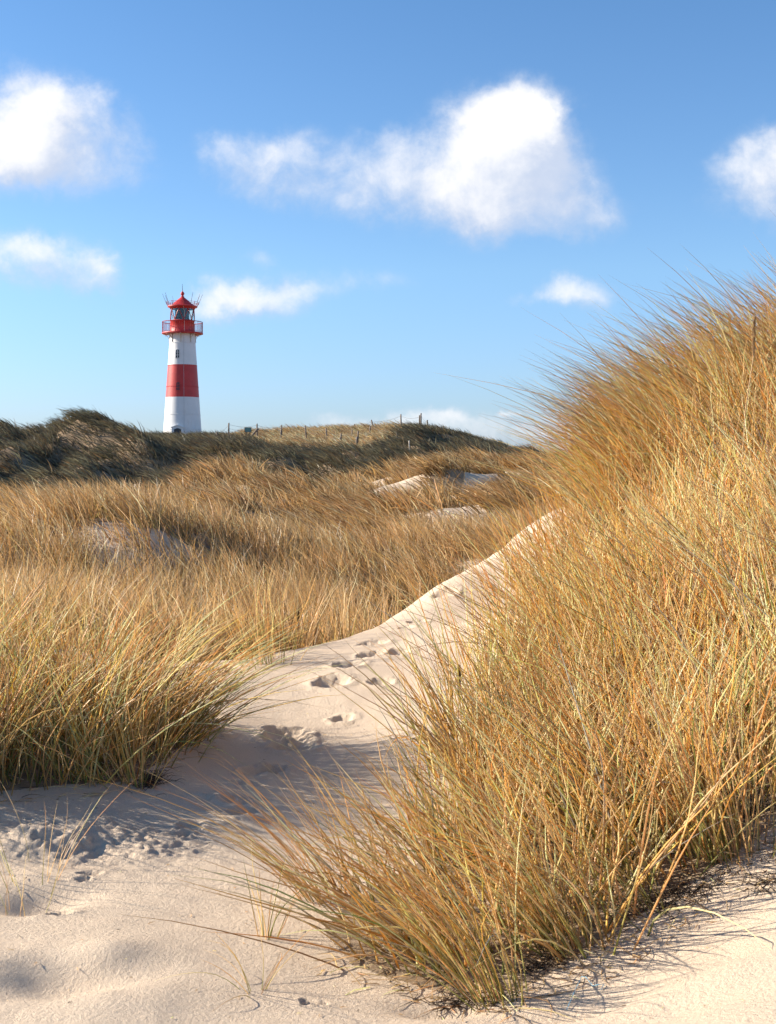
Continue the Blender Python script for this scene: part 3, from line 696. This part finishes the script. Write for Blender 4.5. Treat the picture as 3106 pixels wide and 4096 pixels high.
    obj('down_pipe', bm, cream, root)
    bm = bmesh.new(); a = math.radians(270 + 14)
    tube(bm, [(R(p) * math.cos(a) + .01, (R(p) + .012) * math.sin(a), Z(p)) for p in (1345, 1458, 1589, 1727, 1760)], .012, 5)
    obj('conductor_cable', bm, paint('grey_cable', (.45, .46, .47), .6), root)
    bpy.context.view_layer.update()
lighthouse()

# ------------------------------------------------------------------ fence, posts, sign
WOOD = paint('weathered_post_wood', (.17, .13, .10), .85, .35, 8.0)
PALE = paint('pale_post_wood', (.46, .40, .33), .85, .25, 10.0)
WIRE = paint('rusty_wire', (.10, .08, .07), .6)
def post_bm(L, r):
    bm = bmesh.new(); n = 10
    rings = []
    for k in range(5):
        z = -.25 + (L + .25) * k / 4; q = 1 - .10 * k / 4
        rings.append([bm.verts.new((r * q * math.cos(2 * math.pi * i / n), r * q * math.sin(2 * math.pi * i / n), z + (.02 * math.cos(2 * math.pi * i / n) if k == 4 else 0))) for i in range(n)])
    for k in range(4):
        for i in range(n): bm.faces.new((rings[k][i], rings[k][(i + 1) % n], rings[k + 1][(i + 1) % n], rings[k + 1][i])).smooth = True
    bm.faces.new(rings[-1]); return bm
def post_at(px, ptop, d, lean=0.0, r=.055, hgt=None, buried=True):
    x = (px - CX) / F * d; zt = EYE + (HY - ptop) / F * d; zb = float(height(np.array([x]), np.array([d]), False)[0])
    L = max(.35, (zt - zb) / max(.3, math.cos(lean))) if hgt is None else hgt
    return Vector((x - 0 * lean, d, zt - L * math.cos(lean))), L, lean
def fence(label, posts, d0, wires, group=None):
    root = empty('wire_fence', ((posts[0][0] - CX) / F * posts[0][2], posts[0][2], 0)); tag(root, label, 'fence', 'wire fences on the far ridge'); tops = []
    rv = Vector(root.location)
    for (px, pt, d, lean) in posts:
        p, L, ln = post_at(px, pt, d); o = obj('post', post_bm(L, .052), WOOD, root, p - rv); o.rotation_euler = (0, lean, 0); tops.append(p - rv + Vector((math.sin(lean) * L, 0, math.cos(lean) * L)))
    for drop in wires:
        bm = bmesh.new()
        for a, b in zip(tops[:-1], tops[1:]):
            a2 = a - Vector((0, 0, drop)); b2 = b - Vector((0, 0, drop)); m = [(a2.lerp(b2, k / 6) - Vector((0, 0, .14 * math.sin(math.pi * k / 6)))) for k in range(7)]
            tube(bm, m, .007, 4)
        obj('wire', bm, WIRE, root)
fence('wire fence crossing the skyline just right of the lighthouse', [(868, 1727, 80, 0), (916, 1692, 80, 0), (1029, 1695, 82, 0), (1127, 1700, 84, 0)], 80, (.10, .36))
fence('sagging wire fence climbing behind the straw grass to the dune top', [(1420, 1697, 90, -.05), (1499, 1678, 88, -.28), (1606, 1657, 86, -.03), (1679, 1661, 80, 0), (1685, 1653, 84, 0), (1710, 1680, 82, 0)], 88, (.12,))
fence('wire fence along the front edge of the straw-coloured plateau', [(1228, 1702, 84, -.08), (1310, 1712, 80, -.08), (1365, 1733, 76, 0), (1409, 1720, 82, 0), (1433, 1724, 76, 0), (1481, 1705, 82, 0), (1596, 1713, 76, 0)], 78, (.10, .34))
def lone(px, pt, pb, d, r, lean, mat, lab, nm='wooden_post', cat='post', group=None):
    x = (px - CX) / F * d; L = (pb - pt) / F * d / math.cos(lean) + .25
    zt = EYE + (HY - pt) / F * d
    o = obj(nm, post_bm(L, r), mat, None, (x - math.sin(lean) * L, d, zt - math.cos(lean) * L)); o.rotation_euler = (0, lean, 0)
    tag(o, lab, cat, 'loose stakes and stumps on the dunes')
lone(546, 1936, 1966, 44, .085, .03, PALE, 'pale wooden stake standing before the dark ridge below the lighthouse')
lone(333, 1975, 1992, 42, .075, 0, PALE, 'short pale stake half buried in brown grass at left')
lone(1637, 1762, 1792, 60, .03, -.06, PALE, 'thin pale stick above the brown hump left of the dune summit')
lone(1125, 1721, 1738, 82, .06, 0, WOOD, 'short stump leaning beside the skyline fence post')
lone(1362, 1750, 1770, 75, .07, 0, WOOD, 'short stump beside a plateau fence post, the left of a pair')
lone(1429, 1746, 1776, 74, .09, 0, WOOD, 'thick short stump at the lower edge of the straw plateau')
lone(1589, 1726, 1765, 74, .07, 0, WOOD, 'pale-sided post just left of the last plateau fence post')
lone(1034, 1713, 1738, 80, .07, .7, WOOD, 'slanting broken post beside the skyline fence')
lone(1463, 1739, 1775, 75, .06, -.85, WOOD, 'fallen post leaning far over in the grass of the plateau')

def sign():
    d = 84; s = d / F; r = empty('notice_board', ((993 - CX) * s, d, EYE + (HY - 1745) * s))
    tag(r, 'small teal board on two posts on the skyline right of the lighthouse', 'board')
    teal = paint('teal_board', (.12, .26, .24), .5, .15, 6); w = 12 * s; z0 = (1745 - 1727) * s; z1 = (1745 - 1711) * s
    bm = bmesh.new(); box(bm, -w, w, -.02, .02, z0, z1); obj('panel', bm, teal, r)
    bm = bmesh.new()
    box(bm, -w - .03, -w, -.03, .03, z0 - .02, z1 + .02); box(bm, w, w + .03, -.03, .03, z0 - .02, z1 + .02); box(bm, -w, w, -.03, .03, z1, z1 + .03); box(bm, -w, w, -.03, .03, z0 - .03, z0)
    obj('frame', bm, WOOD, r)
    for sx in (-1, 1):
        bm = bmesh.new(); box(bm, sx * w * .6 - .03, sx * w * .6 + .03, .021, .08, -.6, z1 - .05); obj('leg', bm, WOOD, r)
sign()

# ------------------------------------------------------------------ small plants and debris in the foreground
def G(px, py):
    x, y = hit(px, py); return float(x), float(y), float(height(np.array([x]), np.array([y]))[0])
def tuft(name, px, py, n, L, lean, sig, lab, cat, pt, seed, w=.0045, droop=.4, spread=.4, up=1.0, kink=.06):
    x, y, z = G(px, py); r = RS(seed)
    e = None
    off = r.normal(0, 1, (n, 2)); base = np.stack([off[:, 0] * sig, off[:, 1] * sig, np.full(n, -.02)], 1)
    d0 = nrm(np.concatenate([off * spread * .5 + np.array([lean, 0]) + r.normal(0, .12, (n, 2)), np.full((n, 1), up)], 1))
    d1 = d0 + np.concatenate([np.array([[lean * 1.2, 0]]) + r.normal(0, .3, (n, 2)), -droop * (.3 + 1.4 * r.rand(n, 1))], 1)
    o = blades(name, base, d0, d1, L * (.6 + .5 * r.rand(n)), np.full(n, w), palette(r, n, [.5, .5], [GREEN, TAN]), palette(r, n, *pt), seg=8, sides=3, mat=G_NEAR, seed=seed, kink=kink)
    o.location = (x, y, z); tag(o, lab, cat, 'small tufts of grass along the sand'); return o
DRY = ([.5, .3, .2], [TAN, ORANGE, STRAW]); GRN = ([.6, .4], [GREEN, TAN])
tuft('grass_tuft', 1065, 3770, 11, .42, .05, .012, 'tiny tuft of green blades alone on the sand left of the big grass', 'grass tuft', GRN, 101, .0045, .5, .35)
tuft('grass_tuft', 1020, 3985, 11, .42, -.15, .015, 'sparse dry sprig on the sand at the bottom left of the big grass', 'grass tuft', DRY, 102, .0028, .9, .9)
tuft('grass_tuft', 1300, 3600, 40, .72, -.50, .05, 'thin outlying tuft leaning left over the sand beside the big grass', 'grass tuft', DRY, 112, .0042, .3, .4)
tuft('grass_tuft', 1480, 3640, 34, .70, -.40, .05, 'second outlying tuft with green bases just inside the left edge of the big grass', 'grass tuft', DRY, 113, .0042, .3, .4)
tuft('grass_tuft', 150, 3520, 12, .50, .1, .07, 'few thin straw blades standing on sand below the left grass', 'grass tuft', ([.6, .4], [STRAW, TAN]), 103, .0030, .4, .45)
tuft('grass_tuft', 60, 3610, 7, .45, -.1, .05, 'sparse blades at the left edge beside a soft hollow in the sand', 'grass tuft', ([.6, .4], [STRAW, TAN]), 104, .0028, .3, .3)
tuft('grass_tuft', 555, 3140, 34, .62, -.05, .035, 'separate tuft at the foot of the left grass above a dark root', 'grass tuft', DRY, 105, .0042, .3, .5)
tuft('grass_tuft', 730, 2960, 46, .55, .45, .05, 'low green tuft arching right over the shaded sand', 'grass tuft', ([.5, .3, .2], [GREEN, TAN, BROWN]), 106, .0042, .6, .5)
tuft('grass_tuft', 1985, 3990, 60, .85, -.42, .045, 'foremost tuft of grass at the bottom centre fanning to the left', 'grass tuft', DRY, 107, .0050, .3, .35)
tuft('grass_tuft', 2260, 3790, 55, .95, -.35, .06, 'tuft leaning left on the sand edge at the bottom of the big grass', 'grass tuft', DRY, 108, .0050, .3, .35)
tuft('grass_tuft', 2930, 3430, 80, .95, -.22, .07, 'dense tuft rising beside dark roots at the lower right', 'grass tuft', DRY, 109, .0052, .25, .35)
tuft('grass_tuft', 2560, 3650, 26, .80, -.65, .06, 'thin left-leaning tuft between the root litter at lower right', 'grass tuft', DRY, 110, .0045, .25, .3)
tuft('grass_tuft', 1060, 2650, 60, .85, -.15, .10, 'bright tuft at the left end of the sand ridge', 'grass tuft', DRY, 111, .006, .2, .45)
DARK = ([.7, .3], [(.07, .04, .025), (.16, .10, .06)])
def litter(px, py, n, L, sx, sy, lab, seed, rise=.35):
    x, y, z = G(px, py); r = RS(seed)
    off = r.normal(0, 1, (n, 2)); base = np.stack([off[:, 0] * sx, off[:, 1] * sy, np.full(n, .0)], 1)
    base[:, 2] = height(base[:, 0] + x, base[:, 1] + y) - z
    a = r.rand(n) * 2 * np.pi
    d0 = nrm(np.stack([np.cos(a), np.sin(a), rise * (1 + r.rand(n))], 1)); d1 = nrm(np.stack([np.cos(a + r.normal(0, 1, n)), np.sin(a + r.normal(0, 1, n)), -rise * 1.3 * np.ones(n)], 1))
    o = blades('root_litter', base, d0, d1, L * (.4 + r.rand(n)), np.full(n, .003), palette(r, n, *DARK), palette(r, n, *DARK), seg=6, sides=3, mat=G_NEAR, seed=seed, kink=.3)
    o.location = (x, y, z); tag(o, lab, 'root litter', 'dark roots and litter on the sand')
litter(610, 3120, 170, .10, .035, .09, 'dark brown tangled root lump on sand below the left grass', 201, .5)
litter(2700, 3590, 220, .16, .10, .05, 'dark matted roots exposed on the sand edge at lower right', 202)
litter(2980, 3260, 150, .16, .05, .05, 'upright bundle of dark dead stems in the right-hand tuft', 203, 1.2)
litter(2190, 3860, 120, .09, .05, .04, 'small dark root knot at the foot of the big grass', 204)
litter(1850, 4000, 80, .11, .10, .03, 'scattered dark twigs beneath the foremost tuft', 205, .15)
litter(3085, 3540, 80, .10, .04, .04, 'dark root scrap at the right edge of the sand', 206)
# blue twine
x, y, z = G(2360, 3950); bm = bmesh.new()
ptsT = [G(px, py) for px, py in ((2268, 4012), (2300, 3975), (2328, 3915), (2345, 3930), (2372, 3945), (2400, 3950), (2418, 3938), (2405, 3955))]
tube(bm, [(a - x, b - y, c - z + .006 + (.012 if k in (1, 3, 5) else 0)) for k, (a, b, c) in enumerate(ptsT)], .0012, 5)
tag(obj('twine', bm, paint('faded_blue_twine', (.18, .42, .55), .6), None, (x, y, z)), 'thin faded blue twine lying on the sand at the bottom', 'twine')
# flowering stalks
def stalk(px, py, d, L, lean, lab, cc=(.50, .33, .17)):
    x = (px - CX) / F * d; zt = EYE + (HY - py) / F * d; m = paint('seed_head_straw', cc, .8, .3, 60)
    root = empty('seed_stalk', (x - math.sin(lean) * L, d, zt - L)); tag(root, lab, 'seed head', 'seed heads in the grass')
    bm = bmesh.new(); tube(bm, [(0, 0, 0), (math.sin(lean) * L * .4, 0, L * .5), (math.sin(lean) * L, 0, L * .82)], .0028, 5); obj('stem', bm, m, root)
    r = RS(int(px)); n = 420; t = r.rand(n); z = L * (.78 + .22 * t); rad = .011 * np.sin(np.pi * np.clip(t * .9 + .08, 0, 1)) ** .6
    a = r.rand(n) * 6.283; base = np.stack([math.sin(lean) * L * (.9 + .1 * t) + 0 * z, 0 * z, z], 1)
    dd = nrm(np.stack([np.cos(a) * .6, np.sin(a) * .6, np.ones(n)], 1))
    c = palette(r, n, [1], [cc]); blades('seed_head', base, dd, dd, rad * 2.2, np.full(n, .004), c, c, seg=2, sides=3, mat=G_NEAR, parent=root, seed=int(px))
stalk(3020, 1250, 7.2, 1.15, .08, 'beige seed head rising from the tall grass at the right edge')
stalk(1195, 2445, 10.9, .55, .02, 'dark brown seed head in the grass behind the sand ridge', (.20, .11, .06))
stalk(1838, 2660, 6.8, .80, .02, 'brown seed head at the left margin of the big grass', (.34, .2, .1))

def bits():
    r = RS(401); n = 420
    x = r.uniform(-1.8, 1.6, n); y = 3.3 + 5.5 * r.rand(n) ** 1.3
    g = scatter([(-.3, 4.2), (.35, 3.75), (1.3, 4.3), (1.9, 4.75), (1.6, 5.1), (.6, 4.4), (.1, 4.7)], 520, 402)
    l = scatter([(-2.4, 5.5), (-1.2, 6.1), (-.95, 7.6), (-1.3, 8.3), (-1.5, 6.8), (-2.4, 6.1)], 260, 403)
    x = np.concatenate([x, g[:, 0], l[:, 0]]); y = np.concatenate([y, g[:, 1], l[:, 1]]); m = len(x)
    big = np.arange(m) >= n
    z = height(x, y) + .004; a = r.rand(m) * 6.283
    d0 = nrm(np.stack([np.cos(a), np.sin(a), .10 + .25 * r.rand(m) * big], 1)); d1 = nrm(np.stack([np.cos(a + r.normal(0, .5, m)), np.sin(a + r.normal(0, .5, m)), -.10 - .25 * r.rand(m) * big], 1))
    L = np.where(big, .05 + .22 * r.rand(m) ** 2, .006 + .03 * r.rand(m) ** 2)
    c = palette(r, m, [.3, .3, .25, .15], [TAN, BROWN, STRAW, (.08, .05, .03)])
    blades('plant_litter', np.stack([x, y, z], 1), d0, d1, L, np.where(big, .0035, .003), c, c, seg=4, sides=3, mat=G_NEAR, label='bits of straw and dead leaves scattered over the foreground sand', cat='plant litter', kind='stuff', seed=404, kink=.2)
bits()
